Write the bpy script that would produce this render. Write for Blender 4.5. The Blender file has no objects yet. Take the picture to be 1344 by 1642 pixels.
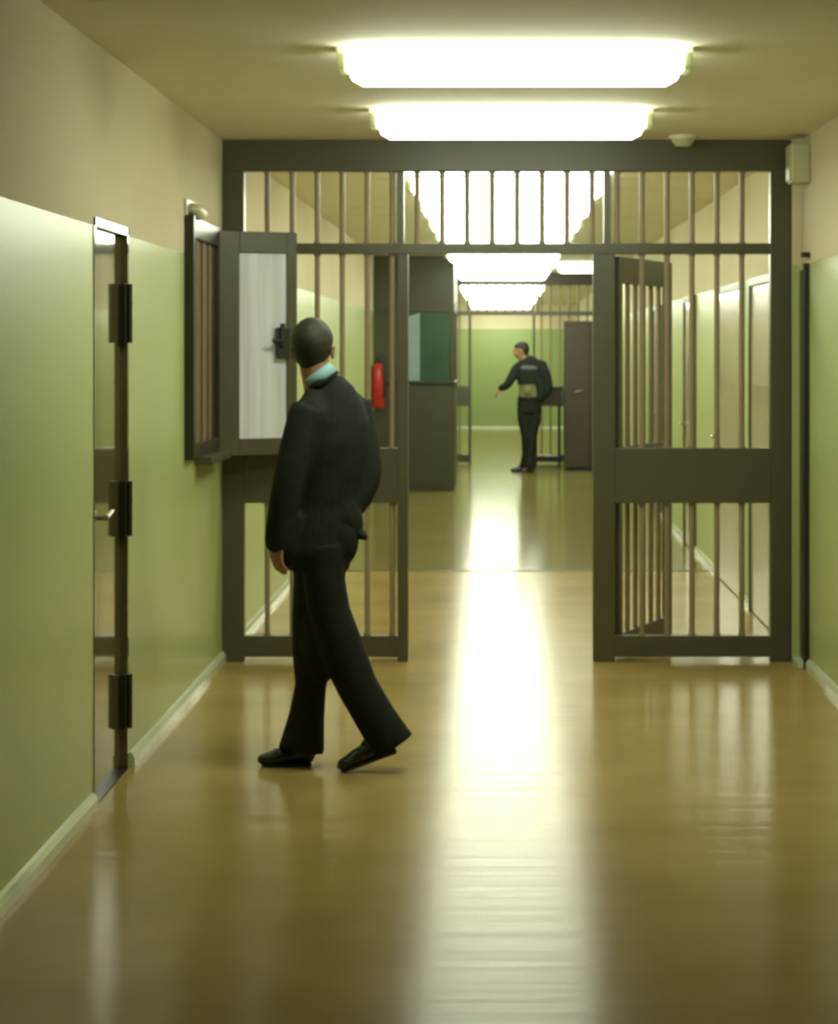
import bpy, bmesh, math, random
from mathutils import Vector, Matrix, Euler
random.seed(7)
S = bpy.context.scene
C = S.collection
PI = math.pi

# ------------------------------------------------------------------ camera, light level
EYE = 1.64
cam_d = bpy.data.cameras.new('camera')
cam = bpy.data.objects.new('camera', cam_d)
C.objects.link(cam)
cam.location = (0, 0, EYE)
cam.rotation_euler = (PI / 2, 0, 0)
cam_d.sensor_fit = 'VERTICAL'
cam_d.sensor_height = 24
cam_d.lens = 3600 / 1642 * 24
cam_d.shift_x = -127 / 1642
cam_d.shift_y = -259 / 1642
cam_d.clip_end = 200
cam_d.dof.use_dof = True          # the photograph is softly out of focus
cam_d.dof.focus_distance = 3.0
cam_d.dof.aperture_fstop = 11
S.camera = cam
w = bpy.data.worlds.new('world'); S.world = w
w.use_nodes = True
w.node_tree.nodes['Background'].inputs[0].default_value = (.5, .6, .45, 1)
w.node_tree.nodes['Background'].inputs[1].default_value = 0.02
S.view_settings.view_transform = 'Standard'
S.view_settings.look = 'None'
S.view_settings.exposure = 1.8
S.view_settings.gamma = 1
S.view_settings.use_curve_mapping = False
LAMP_COL = (.93, 1.0, .80)
LAMP_POWER = 9.0          # downward face; the side walls of the trough give about a third of it

# ------------------------------------------------------------------ materials
def srgb(r, g, b):
    f = lambda c: (c / 255 / 12.92) if c / 255 <= .04045 else ((c / 255 + .055) / 1.055) ** 2.4
    return (f(r), f(g), f(b), 1)

def mat(name, col, rough=.5, metal=0, coat=0, var=.08, scale=6, bump=0, bscale=40, spec=.5, col2=None, trans=0, coat_rough=.05, stretch=(1, 1, 1)):
    m = bpy.data.materials.new(name); m.use_nodes = True
    nt = m.node_tree; b = nt.nodes['Principled BSDF']
    b.inputs['Roughness'].default_value = rough
    b.inputs['Metallic'].default_value = metal
    b.inputs['Coat Weight'].default_value = coat
    b.inputs['Coat Roughness'].default_value = coat_rough
    b.inputs['Specular IOR Level'].default_value = spec
    b.inputs['Transmission Weight'].default_value = trans
    tc = nt.nodes.new('ShaderNodeTexCoord')
    mp = nt.nodes.new('ShaderNodeMapping'); mp.inputs['Scale'].default_value = stretch
    nt.links.new(tc.outputs['Object'], mp.inputs[0])
    n = nt.nodes.new('ShaderNodeTexNoise'); n.inputs['Scale'].default_value = scale; n.inputs['Detail'].default_value = 4
    nt.links.new(mp.outputs[0], n.inputs['Vector'])
    r = nt.nodes.new('ShaderNodeValToRGB')
    c2 = col2 or tuple(min(1, c * (1 - var * 2)) for c in col[:3]) + (1,)
    r.color_ramp.elements[0].position = .3; r.color_ramp.elements[0].color = c2
    r.color_ramp.elements[1].position = .7; r.color_ramp.elements[1].color = col
    nt.links.new(n.outputs['Fac'], r.inputs[0]); nt.links.new(r.outputs[0], b.inputs['Base Color'])
    if bump:
        n2 = nt.nodes.new('ShaderNodeTexNoise'); n2.inputs['Scale'].default_value = bscale
        nt.links.new(mp.outputs[0], n2.inputs['Vector'])
        bp = nt.nodes.new('ShaderNodeBump'); bp.inputs['Strength'].default_value = bump; bp.inputs['Distance'].default_value = .01
        nt.links.new(n2.outputs['Fac'], bp.inputs['Height']); nt.links.new(bp.outputs[0], b.inputs['Normal'])
    return m

def emit(name, col, power):
    m = bpy.data.materials.new(name); m.use_nodes = True
    b = m.node_tree.nodes['Principled BSDF']
    b.inputs['Base Color'].default_value = (.8, .8, .75, 1)
    b.inputs['Roughness'].default_value = .4
    b.inputs['Emission Color'].default_value = col + (1,)
    b.inputs['Emission Strength'].default_value = power
    return m

def wall_paint(lo0=(174, 186, 116), lo1=(186, 194, 128)):
    # cream emulsion above, glossy green enamel dado below 2.09 m
    m = bpy.data.materials.new('two tone wall paint'); m.use_nodes = True
    nt = m.node_tree; b = nt.nodes['Principled BSDF']; L = nt.links.new
    geo = nt.nodes.new('ShaderNodeNewGeometry')
    sep = nt.nodes.new('ShaderNodeSeparateXYZ'); L(geo.outputs['Position'], sep.inputs[0])
    st = nt.nodes.new('ShaderNodeMath'); st.operation = 'LESS_THAN'; st.inputs[1].default_value = 2.09
    L(sep.outputs['Z'], st.inputs[0])
    n = nt.nodes.new('ShaderNodeTexNoise'); n.inputs['Scale'].default_value = 1.3; n.inputs['Detail'].default_value = 3
    L(geo.outputs['Position'], n.inputs['Vector'])
    ra = nt.nodes.new('ShaderNodeValToRGB'); rb = nt.nodes.new('ShaderNodeValToRGB')
    ra.color_ramp.elements[0].color = srgb(206, 196, 166); ra.color_ramp.elements[1].color = srgb(216, 206, 176)
    rb.color_ramp.elements[0].color = srgb(*lo0); rb.color_ramp.elements[1].color = srgb(*lo1)
    L(n.outputs['Fac'], ra.inputs[0]); L(n.outputs['Fac'], rb.inputs[0])
    mx = nt.nodes.new('ShaderNodeMix'); mx.data_type = 'RGBA'
    L(st.outputs[0], mx.inputs['Factor']); L(ra.outputs[0], mx.inputs[6]); L(rb.outputs[0], mx.inputs[7])
    L(mx.outputs[2], b.inputs['Base Color'])
    mr = nt.nodes.new('ShaderNodeMapRange'); mr.inputs[3].default_value = .8; mr.inputs[4].default_value = .58
    L(st.outputs[0], mr.inputs[0]); L(mr.outputs[0], b.inputs['Roughness'])
    ms = nt.nodes.new('ShaderNodeMapRange'); ms.inputs[3].default_value = .2; ms.inputs[4].default_value = .9
    L(st.outputs[0], ms.inputs[0]); L(ms.outputs[0], b.inputs['Specular IOR Level'])
    mp = nt.nodes.new('ShaderNodeMapping'); mp.inputs['Scale'].default_value = (1, 1, 1.5)
    L(geo.outputs['Position'], mp.inputs[0])
    mc = nt.nodes.new('ShaderNodeMath'); mc.operation = 'MULTIPLY'; mc.inputs[1].default_value = .7
    L(st.outputs[0], mc.inputs[0]); L(mc.outputs[0], b.inputs['Coat Weight']); b.inputs['Coat Roughness'].default_value = .3
    n2 = nt.nodes.new('ShaderNodeTexNoise'); n2.inputs['Scale'].default_value = 2; n2.inputs['Detail'].default_value = 1
    L(mp.outputs[0], n2.inputs['Vector'])
    bp = nt.nodes.new('ShaderNodeBump'); bp.inputs['Strength'].default_value = .1; bp.inputs['Distance'].default_value = .01
    L(n2.outputs['Fac'], bp.inputs['Height']); L(bp.outputs[0], b.inputs['Normal'])
    return m

def floor_mat(name, ca, cb, rough):
    m = bpy.data.materials.new(name); m.use_nodes = True
    nt = m.node_tree; b = nt.nodes['Principled BSDF']; L = nt.links.new
    tc = nt.nodes.new('ShaderNodeTexCoord')
    n = nt.nodes.new('ShaderNodeTexNoise'); n.inputs['Scale'].default_value = 1.6; n.inputs['Detail'].default_value = 5
    L(tc.outputs['Object'], n.inputs['Vector'])
    r = nt.nodes.new('ShaderNodeValToRGB')
    r.color_ramp.elements[0].position = .3; r.color_ramp.elements[0].color = ca
    r.color_ramp.elements[1].position = .7; r.color_ramp.elements[1].color = cb
    L(n.outputs['Fac'], r.inputs[0]); L(r.outputs[0], b.inputs['Base Color'])
    b.inputs['Roughness'].default_value = rough
    b.inputs['IOR'].default_value = 1.09
    mp = nt.nodes.new('ShaderNodeMapping'); mp.inputs['Scale'].default_value = (.35, 5, 1)
    L(tc.outputs['Object'], mp.inputs[0])
    n2 = nt.nodes.new('ShaderNodeTexNoise'); n2.inputs['Scale'].default_value = 2; n2.inputs['Detail'].default_value = 1.5
    L(mp.outputs[0], n2.inputs['Vector'])
    bp = nt.nodes.new('ShaderNodeBump'); bp.inputs['Strength'].default_value = .5; bp.inputs['Distance'].default_value = .004
    L(n2.outputs['Fac'], bp.inputs['Height']); L(bp.outputs[0], b.inputs['Normal'])
    return m

M = {}
M['wall'] = wall_paint()
M['wall_end'] = wall_paint((132, 152, 78), (142, 160, 88))
M['ceil'] = mat('ceiling paint', srgb(240, 232, 216), .8, var=.03, scale=2, spec=.2)
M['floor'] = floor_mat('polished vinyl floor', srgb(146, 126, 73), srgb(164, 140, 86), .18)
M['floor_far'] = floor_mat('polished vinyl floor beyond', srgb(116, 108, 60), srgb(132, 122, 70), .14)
M['joint'] = mat('floor joint strip', srgb(60, 50, 34), .4)
M['base'] = mat('pale gloss baseboard', srgb(228, 236, 205), .18, coat=.6, var=.03)
M['gate'] = mat('dark brown gloss steel paint', srgb(84, 80, 60), .38, var=.06, scale=3, coat=.1, coat_rough=.3)
M['bar'] = mat('worn brown steel bar paint', srgb(150, 132, 104), .4, var=.05)
M['dark'] = mat('black steel', srgb(42, 38, 28), .4)
M['darkframe'] = mat('dark frame paint', srgb(46, 42, 30), .35)
M['gloss_door'] = mat('glossy olive lacquered door', srgb(104, 96, 62), .1, coat=1, var=.04, scale=2, spec=.8, coat_rough=.06)
M['glass'] = mat('reflective window pane', srgb(158, 130, 112), .05, coat=1, var=.1, scale=1.5, spec=.8, coat_rough=.02)
M['frost'] = mat('frosted pale pane', srgb(238, 240, 250), .3, coat=.3, var=.14, scale=2, stretch=(8, 8, .4))
M['teal'] = mat('teal booth pane', srgb(66, 94, 76), .12, coat=.6, var=.15, scale=3)
M['blueboard'] = mat('pale blue grey board', srgb(138, 158, 160), .5, var=.04)
M['booth'] = mat('booth brown laminate', srgb(66, 62, 42), .4, var=.06, scale=2)
M['cabinet'] = mat('brown steel cabinet', srgb(72, 60, 48), .35, var=.05, scale=2)
M['housing'] = mat('white enamel lamp housing', srgb(215, 215, 195), .4, var=.02)
M['diffuser'] = emit('lit lamp diffuser', LAMP_COL, LAMP_POWER)
M['diffuser_side'] = emit('lit lamp diffuser side wall', LAMP_COL, LAMP_POWER * .4)
M['cap'] = mat('translucent lamp end cap', srgb(200, 205, 160), .3, var=.02, trans=.3)
M['plastic'] = mat('pale green grey plastic', srgb(190, 190, 150), .4, var=.03)
M['white'] = mat('white plastic', srgb(215, 212, 190), .35, var=.02)
M['door_cream'] = mat('cream gloss door', srgb(190, 178, 150), .25, coat=.4, var=.04, scale=2)
M['steel'] = mat('brushed steel', srgb(190, 188, 175), .25, metal=1, var=.05)
M['red'] = mat('red enamel', srgb(190, 40, 48), .3, coat=.4, var=.03)
M['black'] = mat('black rubber', srgb(22, 22, 20), .5)
M['suit'] = mat('black wool suit cloth', srgb(44, 49, 43), .85, var=.12, scale=20, bump=.3, bscale=160, spec=.2)
M['trouser'] = mat('black wool trouser cloth', srgb(38, 40, 34), .85, var=.12, scale=20, bump=.3, bscale=160, spec=.2)
M['shoe'] = mat('black shoe leather', srgb(22, 22, 18), .3, coat=.4, var=.05)
M['shirt'] = mat('light blue shirt cotton', srgb(150, 195, 200), .8, var=.04, scale=20)
M['skin'] = mat('skin', srgb(168, 126, 98), .5, var=.05, scale=12)
M['hair'] = mat('short dark brown hair', srgb(48, 46, 34), .6, var=.2, scale=60, bump=.3, bscale=200)
M['eye'] = mat('eye', srgb(225, 222, 210), .15, var=.01)
M['iris'] = mat('iris', srgb(50, 36, 24), .15)
M['lip'] = mat('lips', srgb(160, 95, 82), .5)
M['uniform'] = mat('dark navy uniform jacket cloth', srgb(40, 46, 44), .85, var=.1, scale=20, bump=.2, bscale=120, spec=.2)
M['greypatch'] = mat('grey reflective shoulder panel cloth', srgb(92, 98, 94), .7, var=.06)
M['olive'] = mat('pale olive shirt cloth', srgb(122, 122, 80), .85, var=.08, scale=15)
M['leather'] = mat('dark belt leather', srgb(30, 26, 20), .4)

# ------------------------------------------------------------------ mesh helpers
def box(bm, x0, x1, y0, y1, z0, z1, bev=0):
    r = bmesh.ops.create_cube(bm, size=1)
    vs = r['verts']
    for v in vs:
        v.co = Vector(((x0 + x1) / 2 + v.co.x * abs(x1 - x0), (y0 + y1) / 2 + v.co.y * abs(y1 - y0), (z0 + z1) / 2 + v.co.z * abs(z1 - z0)))
    if bev:
        es = list({e for v in vs for e in v.link_edges})
        bmesh.ops.bevel(bm, geom=es, offset=bev, segments=2, affect='EDGES', profile=.6)

def cyl(bm, p0, p1, r0, r1=None, n=20):
    p0 = Vector(p0); p1 = Vector(p1); d = p1 - p0
    r = bmesh.ops.create_cone(bm, cap_ends=True, segments=n, radius1=r0, radius2=r0 if r1 is None else r1, depth=d.length)
    q = Vector((0, 0, 1)).rotation_difference(d.normalized()).to_matrix().to_4x4()
    bmesh.ops.transform(bm, matrix=Matrix.Translation((p0 + p1) / 2) @ q, verts=r['verts'])

def ell(bm, c, r, rot=None, seg=24):
    q = bmesh.ops.create_uvsphere(bm, u_segments=seg, v_segments=seg // 2 + 2, radius=1)
    m = Matrix.Translation(Vector(c)) @ (rot.to_4x4() if rot else Matrix.Identity(4)) @ Matrix.Diagonal((r[0], r[1], r[2], 1))
    bmesh.ops.transform(bm, matrix=m, verts=q['verts'])

def loft(bm, rings, n=28, ref=(1, 0, 0)):
    """rings: list of (centre, rx, ry); cross-sections perpendicular to the path, closed with caps"""
    P = [Vector(r[0]) for r in rings]
    ref = Vector(ref); loops = []
    for i, (c, rx, ry) in enumerate(rings):
        a = P[max(0, i - 1)]; b = P[min(len(P) - 1, i + 1)]
        t = (b - a).normalized()
        u = (ref - t * ref.dot(t)).normalized(); v = t.cross(u)
        loops.append([bm.verts.new(P[i] + u * rx * math.cos(2 * PI * k / n) + v * ry * math.sin(2 * PI * k / n)) for k in range(n)])
    for A, B in zip(loops, loops[1:]):
        for k in range(n):
            bm.faces.new((A[k], A[(k + 1) % n], B[(k + 1) % n], B[k]))
    bm.faces.new(list(reversed(loops[0]))); bm.faces.new(loops[-1])

def tube(bm, pts, rad, n=16, sub=5):
    """smooth round limb through pts (Catmull-Rom), round ends"""
    P = [Vector(p) for p in pts]
    R = rad if isinstance(rad, (list, tuple)) else [rad] * len(P)
    out = []
    for i in range(len(P) - 1):
        p0 = P[max(0, i - 1)]; p1 = P[i]; p2 = P[i + 1]; p3 = P[min(len(P) - 1, i + 2)]
        for k in range(sub):
            t = k / sub
            q = .5 * ((2 * p1) + (-p0 + p2) * t + (2 * p0 - 5 * p1 + 4 * p2 - p3) * t * t + (-p0 + 3 * p1 - 3 * p2 + p3) * t ** 3)
            out.append((q, R[i] + (R[i + 1] - R[i]) * t))
    out.append((P[-1], R[-1]))
    d = (P[-1] - P[-2]).normalized()
    ref = Vector((.13, .97, .2)).normalized()
    if abs(d.dot(ref)) > .9: ref = Vector((1, 0, 0))
    loft(bm, [(q, r, r) for q, r in out], n=n, ref=ref)
    ell(bm, out[0][0], (out[0][1],) * 3, seg=14); ell(bm, out[-1][0], (out[-1][1],) * 3, seg=14)

def link(name, bm, m, parent=None, smooth=False, bevel=0):
    me = bpy.data.meshes.new(name)
    bmesh.ops.recalc_face_normals(bm, faces=bm.faces[:])
    bm.to_mesh(me); bm.free()
    me.materials.append(m)
    if smooth:
        for p in me.polygons: p.use_smooth = True
    o = bpy.data.objects.new(name, me); C.objects.link(o)
    if parent: o.parent = parent
    return o

def boxo(name, m, parent, *b, bev=.003):
    bm = bmesh.new(); box(bm, *b, bev=bev); return link(name, bm, m, parent)

def fuse(name, bm, m, parent, voxel=.008, smooth=6):
    """make one continuous skin out of overlapping closed shapes"""
    o = link(name, bm, m, parent)
    r = o.modifiers.new('r', 'REMESH'); r.mode = 'VOXEL'; r.voxel_size = voxel; r.use_smooth_shade = True
    s = o.modifiers.new('s', 'SMOOTH'); s.iterations = smooth; s.factor = .5
    dg = bpy.context.evaluated_depsgraph_get()
    me = bpy.data.meshes.new_from_object(o.evaluated_get(dg))
    o.modifiers.clear(); o.data = me
    if not me.materials: me.materials.append(m)
    for p in me.polygons: p.use_smooth = True
    return o

def tag(o, label, cat, group=None):
    o['label'] = label; o['category'] = cat
    if group: o['group'] = group
    return o

def thing(name, label, cat, loc=(0, 0, 0), rz=0, group=None):
    o = bpy.data.objects.new(name, None); C.objects.link(o)
    o.location = loc; o.rotation_euler = (0, 0, rz); o.empty_display_size = .1
    return tag(o, label, cat, group)

def structure(o):
    o['kind'] = 'structure'; return o

def sempty(name, loc=(0, 0, 0)):
    o = bpy.data.objects.new(name, None); C.objects.link(o); o.location = loc; o['kind'] = 'structure'; return o

def copy_tree(o, parent=None):
    c = o.copy(); C.objects.link(c); c.parent = parent
    for ch in o.children: copy_tree(ch, c)
    return c

# ------------------------------------------------------------------ the corridor
XL, XR, H, YE, Y0 = -1.455, 1.60, 2.75, 46.9, -2.0
G1, G2 = 11.86, 32.5            # the two barred screens
JOINT = 16.7
DL = (8.07, 8.82)               # doorway in the left wall

bm = bmesh.new(); box(bm, XL - .2, XR + .2, Y0, JOINT, -.1, 0); structure(link('floor', bm, M['floor']))
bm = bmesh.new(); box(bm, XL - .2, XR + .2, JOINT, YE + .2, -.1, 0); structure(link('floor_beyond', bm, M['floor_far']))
structure(boxo('trim_1', M['joint'], None, XL, XR, JOINT - .02, JOINT + .02, 0, .004, bev=0))
bm = bmesh.new(); box(bm, XL - .2, XR + .2, Y0, G2 + .08, H, H + .1); structure(link('ceiling', bm, M['ceil']))
bm = bmesh.new(); box(bm, XL - .2, XR + .2, G2 + .08, YE + .2, H - .13, H + .1); structure(link('ceiling_beyond', bm, M['ceil']))
# left wall with a shallow door recess
bm = bmesh.new()
box(bm, XL - .2, XL, Y0, DL[0], 0, H)
box(bm, XL - .2, XL, DL[1], YE + .2, 0, H)
box(bm, XL - .2, XL, DL[0], DL[1], 2.12, H)
structure(link('wall_left', bm, M['wall']))
bm = bmesh.new()
box(bm, XR, XR + .2, Y0, YE + .2, 0, H)
box(bm, 1.548, XR, G1 - .03, G1 + .09, 0, H)
structure(link('wall_right', bm, M['wall']))
bm = bmesh.new(); box(bm, XL, XR, YE, YE + .2, 0, H); structure(link('wall_end', bm, M['wall_end']))
bm = bmesh.new(); box(bm, XL - .2, XR + .2, Y0 - .2, Y0, 0, H); structure(link('wall_back', bm, M['wall']))

def baseboard(name, side, spans):
    bm = bmesh.new()
    for y0, y1 in spans:
        n = 5
        prof = [(0, 0), (.022, 0), (.022, .035), (.012, .052), (0, .058)]
        A = [bm.verts.new((side[0] + side[1] * p[0], y0, p[1])) for p in prof]
        B = [bm.verts.new((side[0] + side[1] * p[0], y1, p[1])) for p in prof]
        for k in range(n): bm.faces.new((A[k], A[(k + 1) % n], B[(k + 1) % n], B[k]))
        bm.faces.new(A); bm.faces.new(B)
    structure(link(name, bm, M['base']))
RD = [(12.5, 14.1), (14.7, 16.3), (18.2, 19.1), (22.0, 22.9)]    # doors in the right wall beyond the screen
baseboard('baseboard_left', (XL, 1), [(Y0, DL[0] - .03), (DL[1] + .03, G1 - .03), (G1 + .07, 26.1), (28.3, G2 - .03), (G2 + .07, YE)])
sp = [(Y0, 11.52)]; y = G1 + .1
for a, b in RD: sp.append((y, a - .05)); y = b + .05
sp += [(y, 30.5), (31.1, G2 - .03), (G2 + .07, YE)]
baseboard('baseboard_right', (XR, -1), sp)
bm = bmesh.new(); box(bm, XL + .03, XR - .03, YE - .02, YE, 0, .058, bev=.004); structure(link('baseboard_end', bm, M['base']))

# left doorway: glossy door set almost flush, with frame, handle and three heavy hinges
d1 = sempty('door_1', (XL, DL[0], 0))
L = DL[1] - DL[0]
boxo('door_leaf', M['gloss_door'], d1, -.07, -.022, .03, L - .03, .006, 2.09, bev=.002)
bm = bmesh.new()
box(bm, -.2, .004, 0, .03, 0, 2.12); box(bm, -.2, .004, L - .03, L, 0, 2.12); box(bm, -.2, .004, 0, L, 2.09, 2.12)
link('door_frame', bm, M['gloss_door'], d1)
boxo('threshold', M['dark'], d1, -.15, .006, .03, L - .03, 0, .006, bev=.001)
for z0, z1 in ((1.67, 1.90), (.915, 1.13), (.165, .375)):
    bm = bmesh.new(); cyl(bm, (.012, L - .045, z0), (.012, L - .045, z1), .013, n=16)
    box(bm, -.03, .005, L - .085, L - .032, z0, z1, bev=.002)
    for k in (1, 2): cyl(bm, (.012, L - .045, z0 + (z1 - z0) * k / 3 - .002), (.012, L - .045, z0 + (z1 - z0) * k / 3 + .002), .015, n=16)
    link('hinge', bm, M['dark'], d1)
bm = bmesh.new(); cyl(bm, (-.022, .1, 1.03), (.03, .1, 1.03), .01); cyl(bm, (.03, .1, 1.03), (.03, .22, 1.045), .009)
cyl(bm, (-.024, .1, 1.03), (-.016, .1, 1.03), .028)
link('door_handle', bm, M['steel'], d1)

# left wall guard window, with its open casement standing out from the wall by the screen
WY0, WY1, WZ0, WZ1 = 10.40, 11.50, 1.13, 2.27
w1 = sempty('window_1', (XL, WY0, 0)); WL = WY1 - WY0
bm = bmesh.new()
box(bm, -.01, .045, 0, .06, WZ0, WZ1, bev=.004); box(bm, -.01, .03, WL - .06, WL, WZ0, WZ1, bev=.004)
box(bm, -.01, .03, .06, WL - .06, WZ1 - .10, WZ1, bev=.004); box(bm, -.01, .03, .06, WL - .06, WZ0, WZ0 + .07, bev=.004)
link('window_frame', bm, M['darkframe'], w1)
boxo('window_pane', M['glass'], w1, .001, .008, .06, WL - .06, WZ0 + .07, WZ1 - .1, bev=0)
for k in range(3):
    yy = .06 + (WL - .12) * (k + 1) / 4
    bm = bmesh.new(); cyl(bm, (.016, yy, WZ0 + .06), (.016, yy, WZ1 - .09), .006, n=10); link('window_bar', bm, M['bar'], w1)
boxo('window_sill', M['gate'], w1, -.005, .085, .35, WL, WZ0 - .04, WZ0, bev=.004)
cas = bpy.data.objects.new('casement', None); C.objects.link(cas); cas.parent = w1
cas.location = (.012, WY1 - WY0 + .03, 0); cas.rotation_euler = (0, 0, math.radians(28))
CW = .435
bm = bmesh.new()
box(bm, 0, .115, -.02, .02, 1.10, 2.255, bev=.003); box(bm, CW - .055, CW, -.02, .02, 1.10, 2.255, bev=.003)
box(bm, .115, CW - .055, -.02, .02, 2.145, 2.255, bev=.003); box(bm, .115, CW - .055, -.02, .02, 1.10, 1.185, bev=.003)
link('casement_frame', bm, M['gate'], cas)
boxo('casement_pane', M['frost'], cas, .10, CW - .055, -.005, .005, 1.185, 2.145, bev=0)
bm = bmesh.new(); box(bm, CW - .12, CW - .05, -.05, -.02, 1.60, 1.76, bev=.006); box(bm, CW - .11, CW - .085, -.07, -.05, 1.66, 1.78, bev=.004)
cyl(bm, (CW - .1, -.075, 1.69), (CW - .16, -.08, 1.69), .011)
link('casement_latch', bm, M['dark'], cas)

t = thing('lamp_reflection_shape', 'small pale fitting above the barred window on the left wall', 'reflection stand-in', (XL, 10.40, 2.245))  # pale solid added in place of a lamp's reflection at the window top
boxo('reflection_back', M['white'], t, 0, .012, 0, .42, 0, .10, bev=.003)
bm = bmesh.new(); loft(bm, [((.012, .21, .05), .17, .04), ((.045, .21, .05), .16, .036), ((.062, .21, .05), .13, .022)], ref=(0, 1, 0)); link('reflection_front', bm, M['plastic'], t, True)

# ------------------------------------------------------------------ barred screens
def bars_for(x0, x1, px0, pitch):
    xs = []; x = px0
    while x < x1 - .02:
        if x > x0 + .015: xs.append(x)
        x += pitch
    return xs

def screen(y, dx0, dx1, label, pl=.055, pr=.115):
    """fixed steel screen across the corridor with a doorway between dx0 and dx1"""
    t = thing('barred_screen', label, 'barred gate', (0, y, 0))
    xl, xr = XL, 1.545
    a, b = -.03, .05
    Z = dict(head0=2.585, tr1=2.205, tr0=2.15, mid1=1.125, mid0=.835, bot1=.135, bot0=.025)
    boxo('header', M['gate'], t, xl, xr, a, b, Z['head0'], H if y < 20 else H, bev=.004)
    boxo('post', M['gate'], t, xl, xl + .115, a, b, 0, Z['head0'], bev=.004)
    boxo('post', M['gate'], t, xr - .11, xr, a, b, 0, Z['head0'], bev=.004)
    boxo('door_post', M['gate'], t, dx0 - pl, dx0, a, b, 0, Z['tr0'], bev=.004)
    boxo('door_post', M['gate'], t, dx1, dx1 + pr, a, b, 0, Z['tr0'], bev=.004)
    boxo('transom', M['gate'], t, xl + .115, xr - .11, a, b, Z['tr0'], Z['tr1'], bev=.003)
    ml, mr = dx0 - .04, dx1 + .075
    boxo('mullion', M['gate'], t, ml - .018, ml + .018, a, b, Z['tr1'], Z['head0'], bev=.002)
    boxo('mullion', M['gate'], t, mr - .018, mr + .018, a, b, Z['tr1'], Z['head0'], bev=.002)
    for x0, x1 in ((xl + .115, dx0 - pl), (dx1 + pr, xr - .11)):
        boxo('middle_panel', M['gate'], t, x0, x1, a + .004, b - .004, Z['mid0'], Z['mid1'], bev=.003)
        boxo('bottom_rail', M['gate'], t, x0, x1, a + .002, b - .002, Z['bot0'], Z['bot1'], bev=.003)
    proto = {}
    def bar(x, z0, z1):
        k = round(z1 - z0, 3)
        if k not in proto:
            bm = bmesh.new(); cyl(bm, (0, .01, 0), (0, .01, z1 - z0), .0145, n=14)
            for zz in (.006, z1 - z0 - .006): cyl(bm, (0, .01, zz - .005), (0, .01, zz + .005), .019, n=14)
            o = link('bar', bm, M['bar'], t, smooth=False); proto[k] = o
        else:
            o = proto[k].copy(); C.objects.link(o)
        o.location = (x, 0, z0); return o
    pitch = .132; ph = xl + .235
    for x0, x1 in ((xl + .115, ml - .018), (ml + .018, mr - .018), (mr + .018, xr - .11)):
        for x in bars_for(x0, x1, ph, pitch): bar(x, Z['tr1'], Z['head0'])
    for x0, x1 in ((xl + .115, dx0 - pl), (dx1 + pr, xr - .11)):
        for x in bars_for(x0, x1, ph, pitch):
            bar(x, Z['mid1'], Z['tr0']); bar(x, Z['bot1'], Z['mid0'])
    return t
screen(G1, -.475, .50, 'dark brown barred steel screen nearest the camera, behind the walking man')
screen(G2, -.39, .50, 'far dark barred steel screen at the end of the corridor beyond the second man', .04, .035)

# swung-open leaf of the near screen
def leaf(name, loc, ang, W, label, rev=False):
    t = thing(name, label, 'gate', loc, ang)
    for x0, x1 in ((0, .06), (W - .065, W)):
        boxo('stile', M['gate'], t, x0, x1, -.02, .02, .02, 2.14, bev=.003)
    boxo('top_rail', M['gate'], t, .06, W - .065, -.02, .02, 2.0, 2.14, bev=.003)
    boxo('middle_panel', M['gate'], t, .06, W - .065, -.018, .018, .835, 1.125, bev=.003)
    boxo('bottom_rail', M['gate'], t, .06, W - .065, -.02, .02, .02, .13, bev=.003)
    n = 5
    for k in range(n):
        x = .06 + (W - .125) * (k + 1) / (n + 1)
        for z0, z1 in ((.13, .835), (1.125, 2.0)):
            bm = bmesh.new(); cyl(bm, (x, 0, z0), (x, 0, z1), .014, n=12); link('bar', bm, M['bar'], t)
    bm = bmesh.new(); box(bm, W - .06, W - .005, -.035, .035, .9, 1.08, bev=.004)
    link('lock_case', bm, M['dark'], t)
    bm = bmesh.new(); cyl(bm, (W - .035, -.035, 1.03), (W - .035, -.075, 1.03), .009); cyl(bm, (W - .035, -.075, 1.03), (W - .15, -.08, 1.03), .009)
    link('handle', bm, M['steel'], t)
    return t
leaf('gate_leaf', (.625, G1 + .075, 0), math.atan2(.88, .345), .96, 'open barred steel gate leaf swung back into the corridor right of the doorway')

# steel post on the right wall just before the screen, junction box, ceiling detector
t = thing('door_post_strip', 'tall narrow dark steel strip fixed to the right wall in front of the screen', 'wall strip', (XR - .002, 11.555, 0))
boxo('strip', M['dark'], t, -.026, 0, -.018, .018, 0, 2.09, bev=.003)
boxo('top_bracket', M['dark'], t, -.035, 0, -.05, .045, 2.12, 2.145, bev=.003)
boxo('backing_panel', M['booth'], t, -.012, -.001, .018, .26, .03, 2.06, bev=.002)
boxo('foot_plate', M['base'], t, -.05, 0, .03, .26, 0, .03, bev=.004)
t = thing('junction_box', 'pale green grey box high on the right wall by the screen corner', 'junction box', (XR, 11.52, 2.5))
boxo('housing', M['plastic'], t, -.10, 0, -.03, .14, -.0, .205, bev=.012)
boxo('lid', M['plastic'], t, -.108, -.10, -.018, .128, .012, .193, bev=.003)
t = thing('ceiling_detector', 'small pale round detector on the ceiling just before the barred screen', 'smoke detector', (.955, 11.6, H))
bm = bmesh.new(); cyl(bm, (0, 0, -.018), (0, 0, 0), .075, .075, n=32); link('base', bm, M['white'], t, smooth=False)
bm = bmesh.new(); cyl(bm, (0, 0, -.055), (0, 0, -.018), .04, .065, n=32); link('sensor_head', bm, M['plastic'], t)

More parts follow.
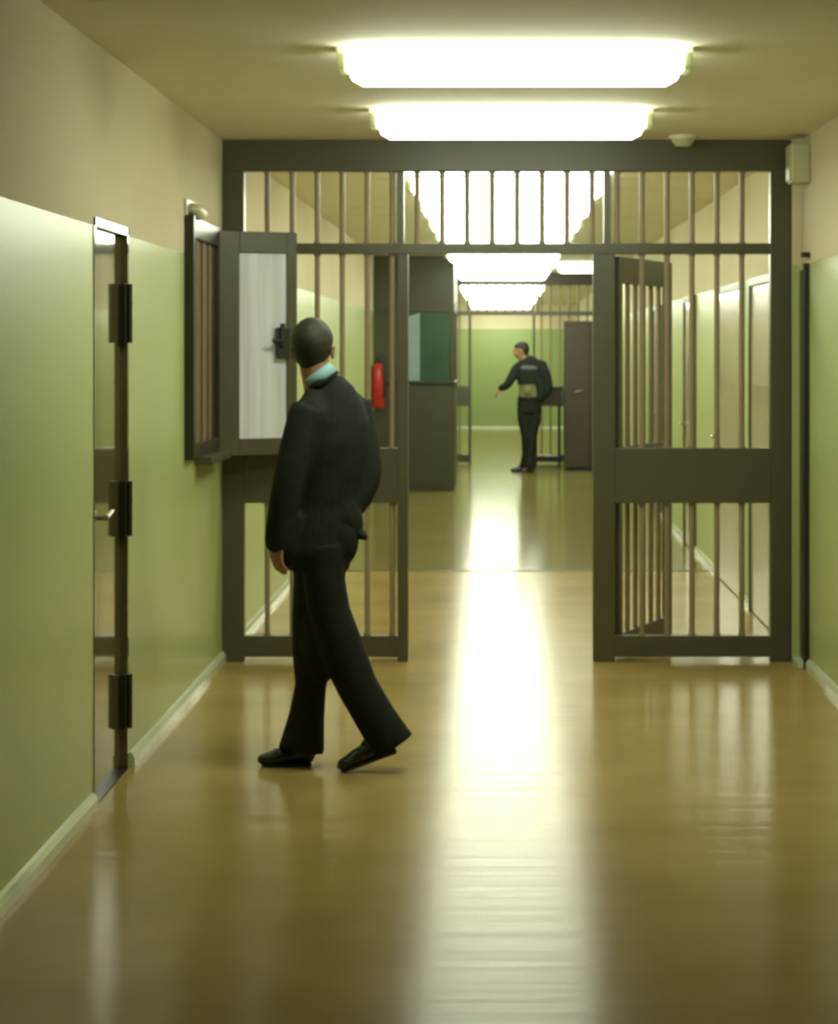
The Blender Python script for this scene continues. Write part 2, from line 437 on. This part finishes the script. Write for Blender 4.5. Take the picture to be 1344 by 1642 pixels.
# doors in the right wall beyond the screen
for i, (a, b) in enumerate(RD):
    d = sempty('door_%d' % (i + 2), (XR, a, 0)); L = b - a
    boxo('door_leaf', M['door_cream'], d, -.012, 0, .0, L, .01, 2.04, bev=.002)
    bm = bmesh.new(); box(bm, -.025, 0, -.05, 0, 0, 2.09, bev=.003); box(bm, -.025, 0, L, L + .05, 0, 2.09, bev=.003); box(bm, -.025, 0, 0, L, 2.04, 2.09, bev=.003)
    link('door_frame', bm, M['gate'], d)
    bm = bmesh.new(); cyl(bm, (-.012, L - .08, 1.02), (-.06, L - .08, 1.02), .01); cyl(bm, (-.06, L - .08, 1.02), (-.06, L - .2, 1.02), .009)
    link('door_handle', bm, M['steel'], d)

# ------------------------------------------------------------------ lamps
def make_lamp(W, label, group):
    t = thing('ceiling_lamp', label, 'ceiling light', (0, 0, 0), 0, group)
    hw = W / 2
    boxo('housing', M['housing'], t, -hw - .02, hw + .02, -.07, .07, -.022, 0, bev=.003)
    bm = bmesh.new()
    # chamfered prismatic trough: section in y-z swept along x, ends drawn in at the bottom
    sec = [(-.105, -.022), (-.108, -.075), (-.09, -.115), (-.05, -.132), (.05, -.132), (.09, -.115), (.108, -.075), (.105, -.022)]
    xs = [(-hw + .02, .45), (-hw + .035, .8), (-hw + .075, 1), (hw - .075, 1), (hw - .035, .8), (hw - .02, .45)]
    loops = []
    for x, s in xs:
        loops.append([bm.verts.new((x, y_ * (.85 + .15 * s), -.022 + (z_ + .022) * s)) for y_, z_ in sec])
    n = len(sec)
    for A, B in zip(loops, loops[1:]):
        for k in range(n): bm.faces.new((A[k], A[(k + 1) % n], B[(k + 1) % n], B[k]))
    bm.faces.new(loops[0]); bm.faces.new(loops[-1])
    df = link('diffuser', bm, M['diffuser'], t); df.data.materials.append(M['diffuser_side'])
    for p in df.data.polygons:
        if abs(p.normal.z) < .8: p.material_index = 1
    for s in (-1, 1):
        bm = bmesh.new(); x0, x1 = sorted((s * (hw - .018), s * (hw + .015)))
        box(bm, x0, x1, -.09, .09, -.085, -.022, bev=.008); link('end_cap', bm, M['cap'], t)
    return t
lamp0 = make_lamp(1.27, '', 'tube lamps along the corridor ceiling')
ys = [3.99 + 2.09 * k for k in range(2, 21)]
first = True
for k, yy in enumerate(ys):
    if yy > YE - .3: break
    o = lamp0 if first else copy_tree(lamp0); first = False
    z = H if yy < G2 else H - .13
    o.location = (.06, yy + .1, z)
    n = k
    if n == 0: o['label'] = 'nearest and largest lit ceiling tube lamp, at the top of the picture'
    elif n == 1: o['label'] = 'second lit ceiling tube lamp, just in front of the barred screen header'
    elif n == 2: o['label'] = 'lit ceiling tube lamp close behind the barred screen header'
    elif n == 3: o['label'] = 'topmost of the lit ceiling lamps seen through the middle upper bars'
    elif n == 4: o['label'] = 'second from top of the lit ceiling lamps seen through the middle upper bars'
    elif n == 5: o['label'] = 'third from top of the lit ceiling lamps seen through the middle upper bars'
    elif n == 6: o['label'] = 'lowest of the lit ceiling lamps seen above the transom of the near screen'
    elif yy < G2: o['label'] = 'small lit ceiling lamp in the stack seen through the open doorway below the transom'; o['group'] = 'lamps seen through the doorway'
    else: o['label'] = 'tiny lit ceiling lamp at the far end beyond the second screen'; o['group'] = 'lamps beyond the far screen'
s = make_lamp(.60, 'short lit ceiling lamp set to the right of the far lamp row', None)
s.location = (1.03, 28.3, H)

# ------------------------------------------------------------------ booth, extinguisher, cabinet
bt = thing('guard_booth', 'dark brown guard booth with teal glazing against the left wall beyond the screen', 'booth', (-1.0, 26.2, 0))
bx0, bx1, bd = XL + 1.0, .485, 2.0
boxo('base_panel', M['booth'], bt, bx0, bx1, 0, bd, 0, 1.245, bev=.006)
boxo('counter_ledge', M['dark'], bt, bx0, bx1 + .02, -.03, bd, 1.245, 1.275, bev=.004)
for x0, x1, y0, y1 in ((bx0, bx0 + .34, 0, .05), (bx1 - .045, bx1, 0, .05), (bx1 - .045, bx1, bd - .05, bd), (bx1 - .045, bx1, bd / 2 - .03, bd / 2 + .03)):
    boxo('window_post', M['booth'], bt, x0, x1, y0, y1, 1.275, 2.09)
boxo('fascia', M['booth'], bt, bx0, bx1, 0, bd, 2.09, H, bev=.004)
boxo('front_pane', M['teal'], bt, bx0 + .34, bx1 - .045, .015, .03, 1.275, 2.09, bev=0)
boxo('side_pane', M['teal'], bt, bx1 - .03, bx1 - .015, .05, bd - .05, 1.275, 2.09, bev=0)
bm = bmesh.new()
vs = [(-.072, 1.285), (.085, 1.285), (.085, 2.08), (-.072, 2.03)]
A = [bm.verts.new((x, -.0, z)) for x, z in vs]; B = [bm.verts.new((x, .014, z)) for x, z in vs]
bm.faces.new(A); bm.faces.new(B)
for k in range(4): bm.faces.new((A[k], A[(k + 1) % 4], B[(k + 1) % 4], B[k]))
link('blind', bm, M['blueboard'], bt)

t = thing('fire_extinguisher', 'red fire extinguisher hanging at the left wall beside the guard booth', 'fire extinguisher', (XL + .08, 25.7, .98))
bm = bmesh.new(); loft(bm, [((0, 0, 0), .06, .06), ((0, 0, .015), .078, .078), ((0, 0, .42), .078, .078), ((0, 0, .49), .055, .055), ((0, 0, .52), .025, .025)]); link('cylinder', bm, M['red'], t, smooth=True)
bm = bmesh.new(); cyl(bm, (0, 0, .51), (0, 0, .56), .018); box(bm, -.015, .09, -.012, .012, .56, .575, bev=.003); box(bm, -.015, .08, -.01, .01, .59, .602, bev=.003); link('valve', bm, M['black'], t)
bm = bmesh.new(); tube(bm, [(.0, -.02, .54), (.06, -.07, .5), (.08, -.06, .3), (.075, -.05, .12)], .011); link('hose', bm, M['black'], t, smooth=True)
bm = bmesh.new(); box(bm, -.095, -.07, -.03, .03, .1, .5, bev=.003); link('wall_bracket', bm, M['dark'], t)

t = thing('steel_cabinet', 'tall brown steel cabinet against the right wall in front of the far screen', 'cabinet', (.90, 30.6, 0))
boxo('body', M['cabinet'], t, 0, .69, .02, .42, .03, 2.04, bev=.006)
boxo('plinth', M['dark'], t, .02, .67, .04, .40, 0, .03, bev=0)
for x0, x1 in ((.008, .342), (.348, .682)):
    dr = boxo('door', M['cabinet'], t, x0, x1, 0, .02, .05, 2.02, bev=.004)
    bm = bmesh.new(); hx = x1 - .24 if x0 < .1 else x0 + .05
    tube(bm, [(hx, -.01, 1.05), (hx + .05, -.035, 1.075), (hx + .12, -.035, 1.09), (hx + .17, -.01, 1.09)], .009); link('handle', bm, M['steel'], dr, smooth=True)
# solid middle table in front of the far screen
t = thing('narrow_table', 'narrow dark table with a deep apron behind the man, by the brown cabinet', 'table', (.62, 31.4, 0))
boxo('table_top', M['dark'], t, -.12, .27, 0, .5, 1.10, 1.13, bev=.004)
boxo('apron', M['booth'], t, -.10, .26, .02, .48, .89, 1.10, bev=.003)
for x in (-.09, .24):
    for yq in (.04, .46):
        boxo('leg', M['dark'], t, x - .015, x + .015, yq - .015, yq + .015, 0, .89, bev=.002)
boxo('foot_shelf', M['dark'], t, -.10, .26, .03, .47, .09, .16, bev=.003)

# ------------------------------------------------------------------ people
def frame(fwd, up=(0, 0, 1)):
    f = Vector(fwd).normalized(); u = Vector(up)
    r = f.cross(u).normalized(); u = r.cross(f)
    return Matrix((r, f, u)).transposed()          # local x right, y forward, z up

def head_shapes(bm, c, R):
    """head 0.235 tall, facing local +y"""
    c = Vector(c)
    def E(p, r, tilt=0):
        rot = R @ Matrix.Rotation(tilt, 3, 'X')
        ell(bm, c + R @ Vector(p), r, rot)
    E((0, -.012, .028), (.076, .097, .088))
    E((0, .012, -.03), (.062, .078, .072))
    E((0, .03, -.078), (.043, .05, .036))
    E((0, .062, -.092), (.02, .02, .016))
    E((0, .087, .012), (.052, .012, .014)); E((0, .083, .035), (.05, .02, .03))
    E((0, .098, -.018), (.011, .016, .03), .25); E((0, .108, -.034), (.016, .014, .012))
    for s in (-1, 1):
        E((s * .013, .1, -.038), (.008, .01, .008)); E((s * .04, .068, -.02), (.02, .02, .016))
        E((s * .08, -.005, -.012), (.008, .02, .032), -.15); E((s * .084, -.012, .006), (.008, .016, .014))
    E((0, .09, -.062), (.024, .01, .007)); E((0, .087, -.072), (.021, .01, .007))

def head_extras(c, R, parent):
    c = Vector(c)
    for s in (-1, 1):
        bm = bmesh.new(); ell(bm, c + R @ Vector((s * .031, .083, -.004)), (.0115, .0115, .0085), R); e = link('eye', bm, M['eye'], parent, True)
        bm = bmesh.new(); ell(bm, c + R @ Vector((s * .031, .0925, -.004)), (.005, .003, .005), R); link('iris', bm, M['iris'], e, True)
        bm = bmesh.new(); tube(bm, [c + R @ Vector((s * .016, .1, .014)), c + R @ Vector((s * .034, .099, .019)), c + R @ Vector((s * .05, .088, .013))], [.003, .0038, .002], n=8); link('eyebrow', bm, M['hair'], parent, True)
    bm = bmesh.new(); tube(bm, [c + R @ Vector((-.022, .094, -.067)), c + R @ Vector((0, .101, -.066)), c + R @ Vector((.022, .094, -.067))], [.003, .0055, .003], n=8); link('lips', bm, M['lip'], parent, True)
    # short hair: a cap over the skull, low at the nape, high at the brow, cut around the ears
    bm = bmesh.new()
    q = bmesh.ops.create_uvsphere(bm, u_segments=64, v_segments=40, radius=1)
    rnd = random.Random(3)
    for v in q['verts']:
        p = v.co.copy()
        x, yy, z = p.x * .083, -.014 + p.y * .104, .028 + p.z * .097
        if z < .0: x *= 1 - .35 * (-z) / .07; yy = -.014 + (yy + .014) * (1 - .22 * (-z) / .07)
        if z < -.0 and p.y < .25: z *= 1.75; x *= 1.08
        line = .040 + .34 * max(0, yy) if yy > -.0 else .045 + yy * 2.1
        line = max(line, -.112)
        if abs(x) > .055 and -.035 < yy < .02: line = max(line, .0)
        if z < line:
            k = min(1, (line - z) / .02)
            x *= 1 - .30 * k; yy = -.014 + (yy + .014) * (1 - .30 * k); z = max(z, line - .03)
        jit = 1 + rnd.uniform(-.006, .006)
        v.co = c + R @ Vector((x * jit, yy * jit, z * jit))
    return link('hair', bm, M['hair'], parent, True)

def hand_shapes(bm, wrist, d, thumb, curl=.5, size=1.0):
    """palm, four unequal bent fingers and a thumb from the side of the palm. d: wrist to knuckles, thumb: towards the thumb side"""
    d = Vector(d).normalized(); s = Vector(thumb); s = (s - d * s.dot(d)).normalized(); n = d.cross(s)
    w = Vector(wrist)
    R = Matrix((s, d, n)).transposed()
    ell(bm, w + d * .048 * size, (.040 * size, .052 * size, .016 * size), R)
    ell(bm, w + d * .074 * size, (.040 * size, .026 * size, .014 * size), R)
    ell(bm, w + d * .03 * size + s * .02 * size, (.02 * size, .032 * size, .016 * size), R)
    for off, ln in ((.031, .070), (.0105, .080), (-.0105, .074), (-.031, .058)):
        p = w + d * .08 * size + s * off * size
        pts = [p - d * .02 * size, p]; a = 0; fd = d
        for seg, f in enumerate((.45, .32, .23)):
            a += curl * (.55, .75, .5)[seg]
            fd = d * math.cos(a) + n * math.sin(a) + s * off * 1.5
            p = p + fd.normalized() * ln * f * size; pts.append(p)
        tube(bm, pts, [.0095 * size, .0095 * size, .0085 * size, .008 * size, .0068 * size], n=10, sub=3)
    p = w + d * .022 * size + s * .026 * size
    pts = [p]
    for k, (a, b, e) in enumerate(((.75, .65, .1), (.9, .35, .25), (.95, .1, .3))):
        p = p + (d * a + s * b + n * e).normalized() * (.034, .028, .024)[k] * size; pts.append(p)
    tube(bm, pts, [.013 * size, .0115 * size, .0105 * size, .008 * size], n=10, sub=3)

def shoe(heel, toe, name, parent, lift=0):
    """leather shoe from heel to toe with a separate sole line; heel may be raised"""
    h = Vector(heel); t = Vector(toe); d = (t - h); L = d.length; d.normalize()
    up = Vector((0, 0, 1)); up = (up - d * up.dot(d)).normalized(); s = d.cross(up)
    R = Matrix((s, d, up)).transposed()
    bm = bmesh.new()
    P = lambda a, b: h + d * a * L + up * b
    ell(bm, P(.14, .045), (.036, .045, .045), R); ell(bm, P(.32, .05), (.036, .06, .05), R)
    ell(bm, P(.55, .036), (.043, .07, .036), R); ell(bm, P(.76, .028), (.045, .065, .028), R); ell(bm, P(.88, .022), (.036, .04, .02), R)
    ell(bm, P(.2, .085), (.036, .05, .04), R)
    bmesh.ops.bisect_plane(bm, geom=bm.verts[:] + bm.edges[:] + bm.faces[:], plane_co=P(0, .004), plane_no=up, clear_inner=True)
    bmesh.ops.holes_fill(bm, edges=[e for e in bm.edges if e.is_boundary])
    o = fuse(name, bm, M['shoe'], parent, .006, 5)
    bm = bmesh.new()
    pts = [(.0, .030), (.06, .036), (.3, .034), (.6, .044), (.8, .046), (.93, .032), (1.0, .008)]
    ring = [(a, w_) for a, w_ in pts] + [(a, -w_) for a, w_ in reversed(pts)]
    A = [bm.verts.new(h + d * a * L + s * w_ + up * .0) for a, w_ in ring]; B = [bm.verts.new(h + d * a * L + s * w_ + up * .012) for a, w_ in ring]
    bm.faces.new(A); bm.faces.new(B)
    for k in range(len(A)): bm.faces.new((A[k], A[(k + 1) % len(A)], B[(k + 1) % len(A)], B[k]))
    box_h = bmesh.new(); box_h.free()
    link('sole', bm, M['black'], o)
    return o

# ---- the walking man in a black suit (local: x right, y away, z up)
p1 = thing('person', 'man in black suit with light blue collar walking left before the barred screen', 'person', (-.695, 8.83, 0))
HR = frame((.10, 1, -.03))
hc = (-.034, 0, 1.645)
bm = bmesh.new()
head_shapes(bm, hc, HR)
tube(bm, [(-.035, -.025, 1.62), (-.02, -.02, 1.54), (.0, -.01, 1.47)], [.058, .057, .066])
ring = [((-.01, 0, .86), .10, .09), ((-.01, 0, .95), .125, .1), ((0, 0, 1.1), .115, .09), ((.01, 0, 1.3), .125, .10), ((.02, 0, 1.40), .095, .08), ((.02, -.01, 1.48), .06, .055)]
loft(bm, ring)
SL, SR = Vector((-.048, -.105, 1.385)), Vector((.120, .08, 1.405))
EL, ER = Vector((-.112, -.150, 1.15)), Vector((.172, .04, 1.15))
WL_, WR = Vector((-.160, -.135, .915)), Vector((.095, .0, .965))
tube(bm, [SL, EL, WL_], [.032, .034, .03]); tube(bm, [SR, ER, WR], [.03, .034, .03])
hand_shapes(bm, WL_, (-.02, .0, -1), (-.55, .75, 0), .55)
hand_shapes(bm, WR, (-.3, -.2, -1), (-.6, .8, 0), .2, .9)
HF, KF, AF = (-.03, .045, .86), (-.045, .04, .45), (-.068, .05, .09)
HB, KB, AB = (.02, -.06, .86), (.09, -.07, .45), (.268, -.08, .135)
tube(bm, [HF, KF, AF], [.065, .045, .034]); tube(bm, [HB, KB, AB], [.065, .045, .034])
tube(bm, [(-.07, .05, .07), (-.17, .04, .035)], [.035, .026]); tube(bm, [(.26, -.08, .10), (.15, -.085, .045)], [.033, .026])
body = fuse('body', bm, M['skin'], p1, .0065, 4)
head_extras(hc, HR, body)
# trousers
bm = bmesh.new()
loft(bm, [((-.015, 0, .78), .125, .13), ((-.015, 0, .90), .140, .13), ((-.01, 0, 1.0), .130, .115)])
loft(bm, [((-.02, .04, .88), .10, .10), ((-.022, .045, .74), .092, .10), ((-.03, .04, .60), .090, .092), ((-.035, .04, .45), .085, .085), ((-.046, .045, .32), .062, .07), ((-.062, .05, .20), .070, .078), ((-.084, .05, .058), .092, .088)])
loft(bm, [((.01, -.05, .88), .095, .10), ((.015, -.055, .74), .082, .10), ((.035, -.06, .62), .082, .09), ((.085, -.065, .47), .088, .085), ((.145, -.07, .33), .080, .078), ((.215, -.075, .21), .080, .078), ((.290, -.08, .095), .086, .08)])
ell(bm, (.0, -.01, .52), (.085, .08, .19))
ell(bm, (.075, -.03, .90), (.075, .08, .11))
fuse('trousers', bm, M['trouser'], p1, .009, 5)
# jacket
bm = bmesh.new()
loft(bm, [((-.026, 0, .785), .115, .125), ((-.022, 0, .85), .138, .145), ((-.018, 0, .93), .140, .14), ((-.005, 0, 1.04), .138, .13), ((.010, 0, 1.16), .152, .135), ((.022, 0, 1.28), .165, .14), ((.028, 0, 1.37), .162, .13), ((.032, -.005, 1.43), .135, .11), ((.030, -.01, 1.48), .10, .088), ((.015, -.014, 1.525), .066, .067)])
tube(bm, [(.0, -.02, 1.47), SL + Vector((.015, .015, 0)), SL, EL, WL_ + Vector((0, 0, -.01))], [.06, .074, .076, .063, .052])
tube(bm, [(.05, 0, 1.475), SR + Vector((-.015, -.015, 0)), SR, ER, WR + Vector((0, 0, .03))], [.06, .078, .078, .063, .052])
loft(bm, [((.06, -.03, 1.03), .08, .07), ((.09, -.03, .96), .08, .06), ((.115, -.035, .92), .07, .04), ((.135, -.04, .905), .045, .014)])
ell(bm, (.145, -.03, .925), (.05, .03, .02), Matrix.Rotation(math.radians(30), 3, 'Y'))
loft(bm, [((-.1, -.09, 1.0), .06, .06), ((-.13, -.10, .86), .06, .05), ((-.12, -.105, .80), .03, .02)])
jk = fuse('jacket', bm, M['suit'], p1, .009, 4)
bm = bmesh.new()      # stand-up back collar of the jacket
def collar(bm, c, r0, r1, h, tilt, a0, a1, th=.006, n=40):
    c = Vector(c); R = Matrix.Rotation(tilt[0], 3, 'X') @ Matrix.Rotation(tilt[1], 3, 'Y')
    L0 = []
    for k in range(n + 1):
        a = a0 + (a1 - a0) * k / n
        q = lambda r, z: bm.verts.new(c + R @ Vector((r * math.cos(a), r * math.sin(a) * 1.05, z)))
        L0.append((q(r0, 0), q(r1, h), q(r1 + th, h), q(r0 + th * 1.6, 0)))
    for A, B in zip(L0, L0[1:]):
        for i in range(4): bm.faces.new((A[i], A[(i + 1) % 4], B[(i + 1) % 4], B[i]))
    bm.faces.new(L0[0]); bm.faces.new(L0[-1])
collar(bm, (.012, -.016, 1.508), .066, .062, .030, (.05, -.62), 0, 2 * PI)
link('collar', bm, M['suit'], jk, True)
bm = bmesh.new(); collar(bm, (.006, -.018, 1.522), .063, .059, .044, (.05, -.62), 0, 2 * PI, .004); link('shirt_collar', bm, M['shirt'], p1, True)
shoe((-.045, .055, 0), (-.240, .035, 0), 'shoe', p1)
shoe((.300, -.08, .075), (.085, -.09, .0), 'shoe', p1)

# ---- the second man, further down the corridor
p2 = thing('person', 'man in dark jacket and black trousers standing far down the corridor', 'person', (.4165, 30.6 - .35, 0))
hc2 = (-.105, 0, 1.635); HR2 = frame((-1, .1, -.28))
bm = bmesh.new()
head_shapes(bm, hc2, HR2)
tube(bm, [(-.10, 0, 1.58), (-.06, 0, 1.52), (-.02, 0, 1.45)], [.055, .055, .065])
loft(bm, [((.0, 0, .86), .14, .10), ((.0, 0, .97), .135, .10), ((.0, 0, 1.1), .12, .09), ((.0, 0, 1.3), .15, .10), ((0, 0, 1.41), .13, .09), ((-.01, 0, 1.47), .07, .06)])
sL, sR = Vector((-.17, .02, 1.39)), Vector((.175, -.01, 1.435))
eL, eR = Vector((-.285, -.03, 1.19)), Vector((.265, -.03, 1.15))
wL, wR = Vector((-.375, .02, 1.13)), Vector((.165, .0, .99))
tube(bm, [sL, eL, wL], [.052, .042, .03]); tube(bm, [sR, eR, wR], [.052, .042, .03])
hand_shapes(bm, wL, (-.7, .15, -.65), (0, .9, .5), .6)
hand_shapes(bm, wR, (-.55, .1, -.8), (-.5, .8, 0), .4)
tube(bm, [(-.075, 0, .87), (-.036, .0, .47), (-.065, .05, .09)], [.065, .045, .034])
tube(bm, [(.075, 0, .87), (.035, -.02, .47), (.012, -.08, .09)], [.065, .045, .034])
tube(bm, [(-.08, .05, .06), (-.17, .05, .03)], [.033, .026]); tube(bm, [(.01, -.08, .06), (-.06, -.14, .03)], [.033, .026])
b2 = fuse('body', bm, M['skin'], p2, .0065, 4)
head_extras(hc2, HR2, b2)
bm = bmesh.new()
loft(bm, [((.0, 0, .80), .150, .12), ((.0, 0, .92), .160, .118), ((-.0, 0, 1.03), .150, .11)])
loft(bm, [((-.075, 0, .86), .088, .10), ((-.07, 0, .70), .085, .09), ((-.035, 0, .48), .070, .075), ((-.04, .03, .25), .056, .062), ((-.065, .05, .06), .064, .070)])
loft(bm, [((.078, 0, .86), .088, .10), ((.072, -.0, .70), .085, .09), ((.035, -.02, .48), .070, .075), ((.02, -.05, .25), .056, .062), ((.01, -.085, .06), .066, .072)])
ell(bm, (.0, 0, .76), (.10, .10, .15))
fuse('trousers', bm, M['trouser'], p2, .009, 5)
bm = bmesh.new(); loft(bm, [((.0, 0, .98), .15, .115), ((.0, 0, 1.1), .138, .11), ((.0, 0, 1.25), .15, .112)]); fuse('shirt', bm, M['olive'], p2, .009, 4)
bm = bmesh.new(); loft(bm, [((0, 0, .985), .155, .121), ((0, 0, 1.02), .151, .119)], n=40); bt_ = link('belt', bm, M['leather'], p2, True)
bm = bmesh.new(); loft(bm, [((-.02, -.10, 1.10), .03, .02), ((-.02, -.12, 1.10), .03, .02), ((-.02, -.135, 1.10), .035, .026)], n=20); ell(bm, (-.02, -.122, 1.10), (.05, .022, .055)); link('belt_pouch', bm, M['olive'], bt_, True)
bm = bmesh.new()
loft(bm, [((.02, 0, 1.19), .17, .125), ((.01, 0, 1.28), .18, .13), ((.0, 0, 1.38), .185, .13), ((.0, 0, 1.45), .165, .115), ((-.02, 0, 1.5), .115, .095), ((-.05, 0, 1.54), .066, .068)])
tube(bm, [(-.05, 0, 1.49), sL], [.06, .07]); tube(bm, [(.0, 0, 1.49), sR], [.06, .072])
tube(bm, [sL + Vector((.03, 0, 0)), sL, eL, wL], [.066, .07, .058, .045]); tube(bm, [sR + Vector((-.03, 0, 0)), sR, eR, wR], [.066, .07, .058, .048])
loft(bm, [((.13, 0, 1.24), .085, .12), ((.16, 0, 1.1), .085, .11), ((.14, 0, .97), .065, .10)])
j2 = fuse('jacket', bm, M['uniform'], p2, .009, 4)
bm = bmesh.new(); ell(bm, (.0, -.085, 1.40), (.12, .045, .055)); link('shoulder_panel', bm, M['greypatch'], j2, True)
shoe((-.045, .05, 0), (-.235, .055, 0), 'shoe', p2)
shoe((.055, -.05, 0), (-.075, -.20, 0), 'shoe', p2)
